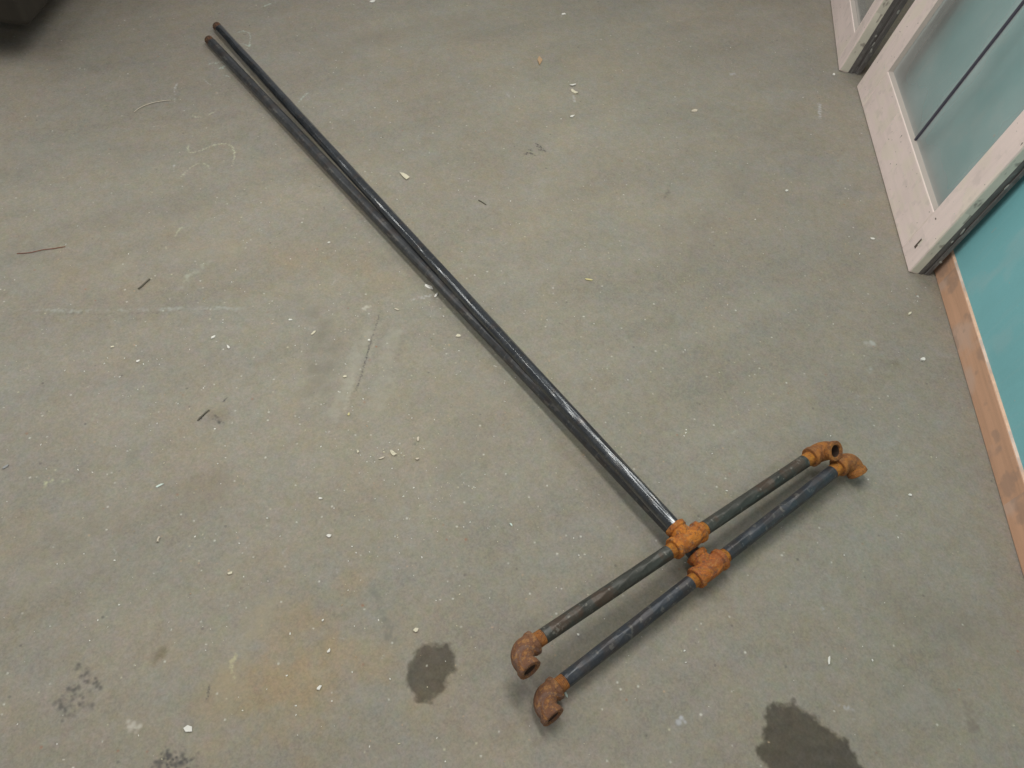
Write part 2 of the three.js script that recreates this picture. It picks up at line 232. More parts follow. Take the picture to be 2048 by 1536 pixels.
{
  const w = mesh('wall', new THREE.BoxGeometry(0.1, 2.7, 5.4).translate(0, 1.35, 0), new THREE.MeshStandardMaterial({ color: new THREE.Color().setRGB(.3, .29, .27), roughness: .9 }), scene);
  w.position.set(1.345, 0, -1.6); w.userData.kind = 'structure'; tag(w, 'plain grey wall behind the leaning board and sashes', 'wall');
}

// ---------------------------------------------------------------- ceiling lamps (they light the floor from above)
const houseMat = new THREE.MeshStandardMaterial({ color: 0xd8d8d4, roughness: .5 });
LAMPS.forEach((l, i) => {
  const g = group('ceiling_lamp', l.p); g.rotation.y = l.turn;
  tag(g, ['narrow fluorescent ceiling lamp hanging left of the long pipes', 'narrow fluorescent ceiling lamp at the far end of its row, beyond the wooden case', 'wide white ceiling lamp hanging above the middle of the floor', 'wide white ceiling lamp hanging in front of the farther window sash', 'wide white ceiling lamp hanging behind the viewer'][i], 'lamp');
  const h = mesh('housing', new RoundedBoxGeometry(l.w + .06, .08, l.d + .06, 2, .01).translate(0, .06, 0), houseMat, g);
  const dm = new THREE.MeshStandardMaterial({ color: 0xffffff, roughness: .6, emissive: new THREE.Color().setRGB(...LAMP_COLOR), emissiveIntensity: 3 });
  mesh('diffuser', new THREE.BoxGeometry(l.w, .018, l.d).translate(0, .010, 0), dm, g);
  const a = new THREE.RectAreaLight(new THREE.Color().setRGB(...LAMP_COLOR), l.L, l.w, l.d);
  a.position.set(0, -.006, 0); a.rotation.x = -Math.PI / 2; g.add(a);
});

// ---------------------------------------------------------------- pipe materials
const pipeTex = (seed, base, rustK, chipK) => makeTexture(256, 1024, (i, j) => {   // one turn round by about 0.3 m along
  const u = i / 256, y = j / 1024, n = pfbm(u, y * 9, 3, seed, 4), m = pfbm(u, y * 14 + 5, 2, seed + 5, 4), s = pfbm(u, y * 60 + 9, 9, seed + 9, 3), l = pfbm(u, y * 5, 24, seed + 15, 3), h = hash(i, j, seed);
  const v = .45 + .75 * n + .35 * l; let c = [base[0] * v, base[1] * v, base[2] * v];
  const r = smooth(.55, .72, m) * rustK; c = [c[0] * (1 - r) + .080 * r, c[1] * (1 - r) + .05 * r, c[2] * (1 - r) + .033 * r];
  const d = smooth(.58, .74, s) * .22; c = c.map((q, k) => q * (1 - d) + [.12, .115, .10][k] * d);
  const f = smooth(.70, .78, pfbm(u, y * 40, 10, seed + 31, 3)) * chipK; return c.map((q, k) => (q * (1 - f) + [.30, .29, .25][k] * f) * (1 + .3 * (h - .5)));
});
const pipeRough = makeTexture(256, 512, (i, j) => { const n = pfbm(i / 256, j / 110, 8, 71, 4), m = pfbm(i / 256, j / 70, 32, 74, 3); const v = .72 + .5 * (n - .5) + .3 * (m - .5) + .05 * hash(i, j, 2); return [v, v, v]; }, false);
const pipeMat = (seed, base, rust, chip, rough, metal, rep) => { const t = pipeTex(seed, base, rust, chip); t.repeat.set(1, rep); const q = pipeRough.clone(); q.repeat.set(1, rep * 2); q.needsUpdate = true; return new THREE.MeshPhysicalMaterial({ map: t, roughness: rough, roughnessMap: q, metalness: metal, bumpMap: q, bumpScale: .0003, specularIntensity: 1 }); };
const stemMatA = pipeMat(11, [.045, .052, .060], .30, .12, .30, .5, .4);
stemMatA.clearcoat = .7; stemMatA.clearcoatRoughness = .16;
const stemMatB = pipeMat(12, [.056, .059, .064], .28, .2, .48, .3, .4);
const armMatA = pipeMat(13, [.050, .052, .045], .7, .35, .58, .2, .4);
const armMatB = pipeMat(14, [.040, .046, .056], .25, .22, .55, .25, .4);
const rustTex = (seed, mixes) => makeTexture(256, 256, (i, j) => {
  const a = i / 256 * 6.28318, b = j / 256 * 6.28318, X = Math.cos(a) * 1.1, Y = Math.sin(a) * 1.1, Z = Math.cos(b) * 1.1, W = Math.sin(b) * 1.1;
  const n = fbm(X * 2 + Z * 1.7 + 11, Y * 2 + W * 1.7 + 5, seed, 5), m = fbm(X * 5 + W * 4, Y * 5 + Z * 4 + 9, seed + 4, 4), h = hash(i, j, seed) - .5;
  const t = smooth(.38, .62, n), c = [0, 1, 2].map((k) => mixes[0][k] * (1 - t) + mixes[1][k] * t);
  const d = smooth(.54, .72, m) * .65; const e = smooth(.58, .72, fbm(X * 3 + 30, Y * 3 + Z * 3 + W, seed + 8, 4)) * .7, p = smooth(.62, .76, fbm(i / 9 + 3, j / 9, seed + 12, 3)) * .35, q2 = smooth(.60, .72, fbm(i / 7 + 90, j / 7, seed + 14, 3)) * .5;
  return c.map((q, k) => { let v = (q * (1 - d) + mixes[2][k] * d) * (1 - e) + mixes[3][k] * e; v = v * (1 - p) + [.07, .04, .028][k] * p; v = v * (1 - q2) + [.40, .20, .06][k] * q2; return v * (1 + .45 * h); });
});
const rustBump = makeTexture(256, 256, (i, j) => { const v = .25 * hash(i, j, 4) + .75 * fbm(i / 10, j / 10, 44, 4); return [v, v, v]; }, false);
const rustMat = (seed, mixes) => new THREE.MeshStandardMaterial({ map: rustTex(seed, mixes), roughness: .86, metalness: 0, bumpMap: rustBump, bumpScale: .0015 });
const ORANGE = [[.50, .175, .022], [.36, .115, .020], [.115, .052, .026], [.17, .10, .075]];
const BRIGHT = [[.44, .18, .022], [.36, .13, .018], [.26, .095, .022], [.42, .19, .03]];
const BROWN = [[.20, .090, .042], [.145, .066, .036], [.26, .105, .03], [.17, .105, .08]];
const teeRustA = rustMat(101, ORANGE), teeRustB = rustMat(105, [[.46, .142, .024], [.31, .096, .026], [.13, .062, .04], [.36, .14, .02]]);
const elbowBrown = rustMat(102, BROWN), elbowOrange = rustMat(103, [[.35, .135, .028], [.24, .095, .030], [.13, .058, .03], [.34, .14, .03]]), threadRust = rustMat(104, BRIGHT), tipRust = rustMat(106, [[.11, .045, .025], [.07, .035, .022], [.05, .04, .03], [.13, .06, .03]]);
const boreMat = new THREE.MeshStandardMaterial({ color: new THREE.Color().setRGB(.05, .03, .02), roughness: .95 });

// ---------------------------------------------------------------- pipe frames
const PR = 0.01335, RIM = 0.0203, BODY = 0.0178, CE = 0.0355, GAP = 0.0165;
const along = (p, d, list) => list.map(([s, r]) => ({ p: p.clone().addScaledVector(d, s), t: d, r }));
function hollow(a, b, rad, seg = 28) {   // an open pipe from a to b with wall and bore
  const d = b.clone().sub(a), L = d.length(); d.normalize(); const n = 24, out = [];
  out.push([.0, rad - .003]); out.push([0, rad - .0006]); out.push([.0006, rad]);
  for (let i = 1; i < n; i++) out.push([L * i / n, rad]);
  out.push([L - .0006, rad], [L, rad - .0006], [L, rad - .003], [L - .05, rad - .003]);
  return sweep(along(a, d, out), seg, .5);
}
function thread(a, d, L, rad) { const o = []; const n = 7; for (let i = 0; i < n; i++) { o.push([L * i / n, rad - .0007], [L * (i + .4) / n, rad + .0001], [L * (i + .6) / n, rad + .0001]); } o.push([L, rad - .0007]); return sweep(along(a, d, o), 28, .3, .05, 3); }
function elbow(corner, inn, out, seed) {   // corner of the two axes, unit vectors from the corner to each face
  const st = [], R = .0215, q = CE;
  const leg = (dir, sgn, list) => list.forEach(([s, r]) => st.push({ p: corner.clone().addScaledVector(dir, s), t: dir.clone().multiplyScalar(sgn), r }));
  leg(inn, -1, [[q - .006, .0125], [q, .0125], [q, RIM - .0012], [q - .0012, RIM], [q - .0085, RIM], [q - .0105, BODY + .0008]]);
  const n = 10; for (let i = 0; i <= n; i++) {
    const a = i / n * Math.PI / 2, c = corner.clone().addScaledVector(inn, R).addScaledVector(out, R);
    const p = c.clone().addScaledVector(out, -R * Math.cos(a)).addScaledVector(inn, -R * Math.sin(a));
    const t = inn.clone().multiplyScalar(-Math.cos(a)).addScaledVector(out, Math.sin(a)).normalize();
    st.push({ p, t, r: BODY + .0016 * Math.sin(a * 2) });
  }
  leg(out, 1, [[q - .0105, BODY + .0008], [q - .0085, RIM], [q - .0012, RIM], [q, RIM - .0012], [q, .0132], [q - .002, .0122], [q - .016, .0116]]);
  return sweep(st, 30, .62, .09, seed);
}
function elbowBore(corner, out) { const a = along(corner, out, [[CE - .003, .0119], [CE - .022, .0110], [CE - .0225, .0001]]); return sweep(a, 20, .6); }
function tee(c, ar, s, seed) {
  const q = CE - .001, half = [[.010, BODY + .0012], [q - .0112, BODY], [q - .0088, RIM], [q - .0012, RIM], [q, RIM - .0012], [q, .0122], [q - .006, .0122]];
  const run = [...half.slice().reverse().map(([x, r]) => [-x, r]), ...half];
  const a = sweep(along(c, ar, run), 32, .62, .09, seed);
  const b = sweep(along(c, s, [[.002, .0165], [.012, .0182], [.0165, BODY + .0012], [q - .0112, BODY], [q - .0088, RIM], [q - .0012, RIM], [q, RIM - .0012], [q, .0122], [q - .006, .0122]]), 32, .62, .09, seed + 3);
  return mergeGeometries([a, b]);
}
function pipeFrame(o) {
  const T = V(...o.tee), base = V(T.x, 0, T.z), rel = (v) => v.clone().sub(base);
  const g = group('pipe_frame', [base.x, 0, base.z]);
  tag(g, o.label, 'pipe', 'T-shaped pipe frames on the floor');
  const c = rel(T), A = rel(V(...o.near)), B = rel(V(...o.far)), E = rel(V(...o.end));
  const ar = B.clone().sub(A).normalize(), s = E.clone().sub(c); s.normalize();
  const opp = s.clone().addScaledVector(ar, -s.dot(ar)).normalize().negate(), up = ar.clone().cross(opp).normalize(); if (up.y < 0) up.negate();
  mesh('tee_fitting', tee(c, ar, s, o.seed), o.teeMat, g);
  const parts = [[A, ar.clone().negate(), o.phiNear, o.elbowNear], [B, ar, o.phiFar, o.elbowFar]];
  for (const [J, d, phi, em] of parts) {
    const a0 = c.clone().addScaledVector(d, CE - .004), a1 = c.clone().addScaledVector(d, CE + .010);
    mesh('threaded_end', thread(a0, d, .014, PR), threadRust, g);
    const L = J.clone().sub(c).dot(d), J2 = c.clone().addScaledVector(d, L);
    mesh('arm_pipe', hollow(a1, J2, PR), o.armMat, g);
    mesh('threaded_end', thread(J2, d, GAP + .004, PR), em === elbowBrown ? elbowOrange : threadRust, g);
    const corner = J2.clone().addScaledVector(d, GAP + CE), out = opp.clone().multiplyScalar(Math.cos(phi)).addScaledVector(up, Math.sin(phi));
    const e = mesh('elbow_fitting', elbow(corner, d.clone().negate(), out, o.seed + 20), em, g);
    mesh('bore', elbowBore(corner, out), boreMat, e);
  }
  const s0 = c.clone().addScaledVector(s, CE - .004), tip = E.clone().addScaledVector(s, -.022);
  mesh('stem_pipe', hollow(s0, tip, PR), o.stemMat, g);
  mesh('threaded_end', hollow(tip, E, PR - .0008), tipRust, g).userData.label = 'rusty brown threaded far end of the long pipe';
  return g;
}
pipeFrame({ tee: [.34681, .0588, -.72953], near: [.10028, .0716, -.51443], far: [.59012, .0460, -.94181], end: [-1.01188, .0138, -2.28679], phiNear: .14, phiFar: .80, seed: 5,
  teeMat: teeRustA, elbowNear: elbowBrown, elbowFar: elbowOrange, armMat: armMatA, stemMat: stemMatA, label: 'black iron pipe T-frame with orange rusty fittings, resting on top of the other frame' });
pipeFrame({ tee: [.3918, .0296, -.69393], near: [.14506, .0232, -.46415], far: [.64781, .0362, -.93233], end: [-1.0108, .0138, -2.2093], phiNear: .10, phiFar: -.52, seed: 9,
  teeMat: teeRustB, elbowNear: elbowBrown, elbowFar: elbowOrange, armMat: armMatB, stemMat: stemMatB, label: 'black iron pipe T-frame with rusty fittings, the lower one lying under the other frame' });

// ---------------------------------------------------------------- leaning sashes and board
const paintTex = makeTexture(512, 512, (i, j) => {
  const x = i / 512, y = j / 512, n = fbm(x * 5, y * 5 + 3, 301, 4), g = fbm(x * 60, y * 4, 302, 3) - .5, m = fbm(x * 9 + 5, y * 7, 303, 4), d = fbm(x * 22, y * 22, 304, 3), h = hash(i, j, 9) - .5;
  let c = [.83, .70, .66].map((q) => q * (1 + .16 * (n - .5) + .10 * g + .05 * h));
  const yel = smooth(.54, .74, m) * .4; c = [c[0] * (1 - .07 * yel), c[1] * (1 + .02 * yel), c[2] * (1 - .13 * yel)];
  const dirt = smooth(.60, .78, d) * .14; c = c.map((q, k) => q * (1 - dirt) + [.30, .28, .24][k] * dirt);
  if (vnoise(i * .11, j * .11, 305) > .973) c = [.12, .09, .07];
  if (vnoise(i * .09 + 50, j * .09, 306) > .972) c = [.66, .66, .60];
  return c;
});
paintTex.repeat.set(2, 2);
const pinkPaint = new THREE.MeshStandardMaterial({ map: paintTex, roughness: .62, bumpMap: paintTex, bumpScale: .0006 });
const creamTex = makeTexture(256, 256, (i, j) => { const n = fbm(i / 40, j / 60, 311, 4), d = fbm(i / 14, j / 30, 312, 3), h = hash(i, j, 3) - .5; let c = [.68, .655, .56].map((q) => q * (1 + .3 * (n - .5) + .08 * h)); const k = smooth(.62, .74, d) * .6; return c.map((q, a) => q * (1 - k) + [.16, .13, .11][a] * k); });
creamTex.repeat.set(4, 4);
const creamPaint = new THREE.MeshStandardMaterial({ map: creamTex, roughness: .7 });
const darkTex = makeTexture(256, 512, (i, j) => { const n = fbm(i / 9, j / 70, 321, 4), m = fbm(i / 16, j / 34, 322, 4), h = hash(i, j, 5); let c = [.105, .097, .093].map((q) => q * (.6 + 1.0 * n + .3 * h)); const k = smooth(.56, .74, m) * .5; return c.map((q, a) => q * (1 - k) + [.26, .26, .25][a] * k * (.6 + .6 * h)); });
darkTex.repeat.set(7, 3);
const darkEdge = new THREE.MeshStandardMaterial({ map: darkTex, roughness: .75, bumpMap: darkTex, bumpScale: .002 });
const puttyMat = new THREE.MeshStandardMaterial({ color: new THREE.Color().setRGB(.43, .385, .35), roughness: .85 });
const leadMat = new THREE.MeshStandardMaterial({ color: new THREE.Color().setRGB(.055, .052, .075), roughness: .6 });
const slotMat = new THREE.MeshStandardMaterial({ color: new THREE.Color().setRGB(.10, .075, .06), roughness: .9 });
const flakeMat = new THREE.MeshStandardMaterial({ color: new THREE.Color().setRGB(.34, .34, .31), roughness: .85 });

function frameGroup(name, A, e, leanDeg) {
  const lean = leanDeg * Math.PI / 180, E = V(e[0], 0, e[1]).normalize(), out = V(-E.z, 0, E.x);
  const d = out.clone().multiplyScalar(Math.sin(lean)).add(V(0, Math.cos(lean), 0)), n = E.clone().cross(d);
  const g = group(name, A); g.quaternion.setFromRotationMatrix(new THREE.Matrix4().makeBasis(E, d, n)); return g;
}
function glassMat(w, h, seed) {   // dusty pane: film thickest along the edges
  const N = 256, f = (i, j) => { const x = i / N * w, y = j / N * h, e = Math.min(x, w - x, y * .9, 9), s = fbm(x * 9, y * 9, seed, 4); return clamp(.19 + .16 * (s - .5) + .15 * Math.exp(-Math.max(e, 0) / .03) + .10 * Math.exp(-y / .06)); };
  const tr = makeTexture(N, N, (i, j) => { const v = 1 - f(i, j); return [v, v, v]; }, false, THREE.ClampToEdgeWrapping);
    const m = new THREE.MeshPhysicalMaterial({ color: new THREE.Color().setRGB(.84, .85, .83), roughness: .14, transmission: 1, thickness: 0, ior: 1.5, transmissionMap: tr });
  return m;
}
// local axes of a sash: x away from the viewer along the floor, y up the sash, z towards the wall
function sash(o) {
  const g = frameGroup('window_sash', o.at, o.e, o.lean); tag(g, o.label, 'window sash', 'old painted window sashes leaning on the right');
  const { w, h, s0, s1, rail, t1, t2 } = o, bd = .007;
  const st = (x0, x1, off) => { const p = mesh('stile', bar(x0, x1, .0, h, 0, t1, .003, off), pinkPaint, g); return p; };
  st(0, s0, 1 + o.seed); st(w - s1, w, 2 + o.seed);
  mesh('bottom_rail', bar(s0 + .0005, w - s1 - .0005, 0, rail, .0004, t1, .003, 3 + o.seed, true), pinkPaint, g);
  mesh('top_rail', bar(s0 + .0005, w - s1 - .0005, h - .06, h, .0004, t1, .003, 4 + o.seed, true), pinkPaint, g);
  // putty bevel round the glass
  const wedge = (len) => { const sh = new THREE.Shape([new THREE.Vector2(0, 0), new THREE.Vector2(bd, .010), new THREE.Vector2(0, .010)]); return boxUV(new THREE.ExtrudeGeometry(sh, { depth: len, bevelEnabled: false })); };
  const gw = w - s0 - s1, gh = h - rail - .06;
  const putty = (geo, x, y, rot) => { const m = mesh('glazing_putty', geo, puttyMat, g); m.quaternion.setFromRotationMatrix(rot); m.position.set(x, y, .003); };
  const B = (x, y, z) => new THREE.Matrix4().makeBasis(x, y, z), X = V(1, 0, 0), Y = V(0, 1, 0), Z = V(0, 0, 1), nX = V(-1, 0, 0), nY = V(0, -1, 0);
  putty(wedge(gh), s0, rail + gh, B(X, Z, nY)); putty(wedge(gh), w - s1, rail, B(nX, Z, Y)); putty(wedge(gw), s0, rail, B(Y, Z, X));
  // weathered outer edge: a painted band, then the dark grooved back
  mesh('edge_strip', bar(-.0012, .0006, .004, h - .002, .004, t1 - .0005, .0005, 5), creamPaint, g);
  const pieces = [bar(-.001, s0 - .006, .003, h, t1, t1 + t2 * .42, .002, 6), bar(.0015, s0 - .006, .003, h, t1 + t2 * .42 + .0003, t1 + t2 * .56, .001, 7), bar(-.002, s0 - .006, .002, h, t1 + t2 * .56 + .0006, t1 + t2, .002, 8), bar(w - s1 + .006, w, .003, h, t1 + .0003, t1 + t2, .002, 9), bar(s0 - .0055, w - s1 + .0055, .003, rail - .012, t1 + .0005, t1 + t2, .002, 9)];
  const bk = mesh('back_frame', mergeGeometries(pieces), darkEdge, g); bk.userData.label = 'dark grooved back edge with peeling pale paint';
  const R = rng(o.seed * 31 + 5);
  const fl = []; for (let i = 0; i < o.chips; i++) {   // peeling paint on that edge
    const y = .01 + R() * R() * .5, l = .003 + .009 * R(), q = new THREE.IcosahedronGeometry(1, 0); q.scale(.0016, l, .0022 + .003 * R()); q.rotateX((R() - .5) * .7); q.translate(-.0018, y, t1 + t2 * (.3 + .7 * R())); fl.push(q); }
  const f = mesh('paint_flakes', mergeGeometries(fl), flakeMat, g); f.userData.kind = 'stuff';
  const panes = o.bar ? [[s0 + .001, o.bar - .004], [o.bar + .004, w - s1 - .001]] : [[s0 + .001, w - s1 - .001]];
  panes.forEach(([a, b], i) => { const pg = new THREE.PlaneGeometry(b - a, gh - .002).rotateY(Math.PI).translate((a + b) / 2, rail + gh / 2, .0135); mesh('glass_pane', pg, glassMat(b - a, gh, 400 + o.seed * 10 + i * 3), g); });
  if (o.bar) mesh('glazing_bar', bar(o.bar - .0045, o.bar + .0045, rail + .004, rail + gh, .0095, .0165, .0015), leadMat, g);
  if (o.slot) { const k = mesh('latch_mortise', bar(.043, .052, .040, .068, -.0004, .003, .0003), slotMat, g); k.userData.label = 'dark worn latch slot near the bottom corner'; mesh('latch_plate', bar(.0415, .0445, .052, .074, -.0012, .002, .0003), creamPaint, g); }
  return g;
}
sash({ at: [.9446, .002, -1.5844], e: [.00419, -1], lean: 10.5, w: .826, h: 1.05, s0: .087, s1: .112, rail: .125, t1: .025, t2: .027, bar: .378, slot: true, chips: 5, seed: 1, label: 'old window sash with pinkish white frame and two dusty panes, teal showing through' });
sash({ at: [.9045, .002, -2.4915], e: [.082, -.9966], lean: 9, w: .72, h: 1.0, s0: .060, s1: .075, rail: .099, t1: .030, t2: .038, bar: 0, slot: false, chips: 4, seed: 2, label: 'farther old window sash with pale frame, cut off by the top edge of the photo' });

const railTex = makeTexture(512, 256, (i, j) => {
  const x = i / 512, y = j / 256, gr = fbm(x * 3, y * 30, 331, 4) - .5, b = fbm(x * 7, y * 3, 332, 4), s = fbm(x * 16, y * 8 + 4, 333, 4), h = hash(i, j, 8) - .5;
  let c = [.58, .345, .225].map((q) => q * (1 + .30 * gr + .08 * h)); const pale = smooth(.46, .66, b) * .6; c = c.map((q, k) => q * (1 - pale) + [.58, .43, .35][k] * pale);
  const gy = smooth(.55, .74, s) * .38; return c.map((q, k) => q * (1 - gy) + [.24, .19, .165][k] * gy);
});
railTex.repeat.set(1.6, 4);
const railMat = new THREE.MeshStandardMaterial({ map: railTex, roughness: .55, bumpMap: railTex, bumpScale: .0008 });
const lipMat = new THREE.MeshStandardMaterial({ map: railTex, color: new THREE.Color().setRGB(1.35, 1.55, 1.7), roughness: .4 });
const tealTex = makeTexture(512, 512, (i, j) => { const n = fbm(i / 90, j / 90, 341, 4) - .5, m = fbm(i / 14, j / 160, 342, 3) - .5, h = hash(i, j, 2) - .5; const v = 1 + .14 * n + .05 * m + .06 * h; const sc = smooth(.60, .74, fbm(i / 6, j / 60 + 9, 345, 3)) * .05 + smooth(.56, .75, fbm(i / 40 + 5, j / 40, 346, 4)) * .14; let c = [(.21 * (1 - sc) + .5 * sc) * v, (.50 * (1 - sc) + .55 * sc) * v, (.54 * (1 - sc) + .55 * sc) * v]; if (vnoise(i * .10, j * .10, 343) > .978) c = [.4, .45, .45]; return c; });
tealTex.repeat.set(1.2, 1.2);
const tealMat = new THREE.MeshStandardMaterial({ map: tealTex, roughness: .5 });
{
  const L = 2.25, H = 1.2, g = frameGroup('framed_board', [.9932, .001, -.300], [.01466, -1], 10);
  tag(g, 'big teal board in a worn salmon wooden frame leaning behind the window sashes', 'board');
  mesh('bottom_rail', bar(0, L, 0, .066, 0, .024, .003, 0), railMat, g);
  mesh('top_rail', bar(0, L, H - .066, H, 0, .024, .003, 1), railMat, g);
  mesh('side_rail', bar(L - .066, L, .0665, H - .0665, 0, .024, .003, 2, true), railMat, g);
  mesh('side_rail', bar(0, .066, .0665, H - .0665, 0, .024, .003, 3, true), railMat, g);
  const sh = new THREE.Shape([new THREE.Vector2(0, 0), new THREE.Vector2(.0045, .004), new THREE.Vector2(0, .004)]);   // rounded-off moulding lip
  const lip = boxUV(new THREE.ExtrudeGeometry(sh, { depth: L - .134, bevelEnabled: false })); const lm = mesh('frame_lip', lip, lipMat, g);
  lm.quaternion.setFromRotationMatrix(new THREE.Matrix4().makeBasis(V(0, 1, 0), V(0, 0, 1), V(1, 0, 0))); lm.position.set(.067, .0655, .0012);
  mesh('teal_panel', bar(.064, L - .064, .064, H - .064, .005, .016, .001, 4), tealMat, g);
}

// ---------------------------------------------------------------- dark case in the far left corner
{
  const wood = makeTexture(256, 256, (i, j) => { const n = fbm(i / 8, j / 70, 351, 4), m = fbm(i / 50, j / 50, 352, 3); const v = .55 + .6 * n + .4 * m; return [.020 * v, .0155 * v, .010 * v]; });
  const m = new THREE.MeshStandardMaterial({ map: wood, roughness: .7 }), dk = new THREE.MeshStandardMaterial({ color: new THREE.Color().setRGB(.03, .027, .022), roughness: .8 });
  const g = group('wooden_case', [-1.3860, 0, -1.9711]); g.rotation.y = .02; tag(g, 'dark brown wooden case raised on runners, its corner in the top left of the photo', 'case');
  mesh('body', boxUV(new RoundedBoxGeometry(.9, .5, .7, 4, .018).translate(-.45, .38, -.35), 0, 3), m, g);
  for (const z of [-.34, -.60]) mesh('runner', bar(-.82, -.30, 0, .134, z - .04, z + .04, .004), dk, g);
}

// ---------------------------------------------------------------- litter on the floor
const litterMat = (c, r = .8) => new THREE.MeshStandardMaterial({ color: new THREE.Color().setRGB(...c), roughness: r, side: THREE.DoubleSide });
const WHITE = litterMat([.74, .73, .68]), CREAM = litterMat([.64, .60, .46]), TAN = litterMat([.46, .31, .18]), PALE = litterMat([.56, .50, .40]), DARK = litterMat([.13, .12, .09]), MINT = litterMat([.60, .70, .64]), YELLOW = litterMat([.60, .54, .27]), RED = litterMat([.22, .07, .04]), GREY = litterMat([.30, .31, .31]);
function flakeGeo(l, w, th, seed, curl = .15, n = 7) {   // an irregular thin chip: outline, thickness, slight curl
  const R = rng(seed), pts = []; for (let i = 0; i < n; i++) { const a = i / n * 6.2832 + (R() - .5) * .5, k = .55 + .55 * R(); pts.push(new THREE.Vector2(Math.cos(a) * l / 2 * k, Math.sin(a) * w / 2 * k)); }
  const g = new THREE.ExtrudeGeometry(new THREE.Shape(pts), { depth: th, bevelEnabled: false, steps: 1 }); g.rotateX(-Math.PI / 2);
  const p = g.attributes.position; let lo = 9; for (let i = 0; i < p.count; i++) { const x = p.getX(i) / l, z = p.getZ(i) / w; p.setY(i, p.getY(i) + curl * l * x * x + curl * .5 * w * z * (seed % 2 ? 1 : -1)); lo = Math.min(lo, p.getY(i)); }
  g.translate(0, -lo + .0002, 0); g.computeVertexNormals(); return toCreasedNormals(g, .5);
}
let chipSeed = 7;
function chip(name, label, cat, a, b, w, mat, th = .0016, curl = .15, grp, n = 7) {
  const l = Math.hypot(b[0] - a[0], b[1] - a[1]); const m = mesh(name, flakeGeo(l, w, th, chipSeed++, curl, n), mat, scene);
  m.position.set((a[0] + b[0]) / 2, .0004, (a[1] + b[1]) / 2); m.rotation.y = -Math.atan2(b[1] - a[1], b[0] - a[0]); return tag(m, label, cat, grp);
}
function fibre(name, label, cat, pts, r, mat, lift = 0) {
  const n = pts.length, c = new THREE.CatmullRomCurve3(pts.map((p, i) => V(p[0] - pts[0][0], r + .0004 + lift * Math.sin(i / (n - 1) * Math.PI), p[1] - pts[0][1])));
  const m = mesh(name, new THREE.TubeGeometry(c, 24, r, 6), mat, scene); m.position.set(pts[0][0], 0, pts[0][1]); return tag(m, label, cat);
}
chip('paint_flake', 'largest pale paint flake, right of the pipes halfway along them', 'paint flake', [-0.3548, -1.7282], [-0.3245, -1.6970], 0.0193, CREAM, 0.0018, 0.2, undefined, 7);
chip('paint_flake', 'white triangular paint flake tucked against the lower long pipe', 'paint flake', [-0.2330, -1.3377], [-0.2043, -1.3249], 0.0132, WHITE, 0.0015, 0.1, undefined, 5);
chip('paint_flake', 'thin white curled paint sliver just below the flake at the long pipe', 'paint flake', [-0.1993, -1.3001], [-0.1947, -1.3152], 0.0066, WHITE, 0.0015, 0.3, undefined, 6);
chip('wood_chip', 'small brown wood chip on the floor near the top middle', 'wood chip', [-0.0412, -2.3639], [-0.0357, -2.3114], 0.0193, TAN, 0.003, 0.05, undefined, 4);
chip('paint_flake', 'bent white paint curl on the floor below the brown wood chip', 'paint flake', [0.0579, -2.2208], [0.0813, -2.2312], 0.0102, WHITE, 0.002, 0.5, undefined, 7);
chip('paint_flake', 'cream lower half of the broken curl below the brown wood chip', 'paint flake', [0.0664, -2.2015], [0.0882, -2.1802], 0.0118, CREAM, 0.002, 0.4, undefined, 7);
chip('wood_sliver', 'yellowish wood sliver lying alone right of the long pipes', 'wood sliver', [0.1375, -1.4205], [0.1626, -1.4198], 0.0068, YELLOW, 0.0016, 0.05, undefined, 6);
chip('paint_flake', 'large white angular paint flake near the bottom left tyre marks', 'paint flake', [-0.4409, -0.3203], [-0.4266, -0.3310], 0.0152, WHITE, 0.002, 0.15, undefined, 5);
chip('paint_flake', 'cream squarish paint flake above the damp oval stain', 'paint flake', [-0.1150, -0.5211], [-0.1064, -0.5310], 0.0098, CREAM, 0.002, 0.2, undefined, 5);
chip('paint_flake', 'white spindle shaped flake above the damp patch at lower right', 'paint flake', [0.5986, -0.5529], [0.6060, -0.5748], 0.0060, WHITE, 0.002, 0.12, undefined, 6);
chip('paint_flake', 'tiny white sliver right of the spindle shaped flake', 'paint flake', [0.6788, -0.5750], [0.6803, -0.5691], 0.0030, WHITE, 0.0015, 0.1, undefined, 6);
chip('paint_flake', 'pale green sliver touching the near elbow of the lower frame', 'paint flake', [0.1481, -0.4547], [0.1545, -0.4441], 0.0047, MINT, 0.0015, 0.1, undefined, 6);
chip('paint_flake', 'white flake at the top edge of the floor right of the pipe ends', 'paint flake', [-0.6065, -2.5551], [-0.5867, -2.5697], 0.0167, WHITE, 0.002, 0.15, undefined, 6);
chip('paint_lump', 'round white paint lump on the floor beside the salmon frame', 'paint flake', [0.9146, -1.2910], [0.9265, -1.2989], 0.0118, WHITE, 0.004, 0.05, undefined, 8);
chip('paint_flake', 'round cream paint flake below the lower long pipe', 'paint flake', [-0.1359, -1.1914], [-0.1246, -1.1977], 0.0101, CREAM, 0.0018, 0.1, undefined, 8);
chip('paint_flake', 'white oblong flake, farther of two left of the pipe middle', 'paint flake', [-0.6477, -1.1001], [-0.6400, -1.1128], 0.0074, WHITE, 0.002, 0.1, undefined, 6);
chip('paint_flake', 'white oblong flake, nearer of two left of the pipe middle', 'paint flake', [-0.6100, -1.0893], [-0.6002, -1.0782], 0.0073, WHITE, 0.002, 0.1, undefined, 6);
chip('paint_flake', 'white dot-like flake farthest left in the scattered crumbs', 'paint flake', [-0.7765, -1.0154], [-0.7706, -1.0218], 0.0071, WHITE, 0.002, 0.1, undefined, 7);
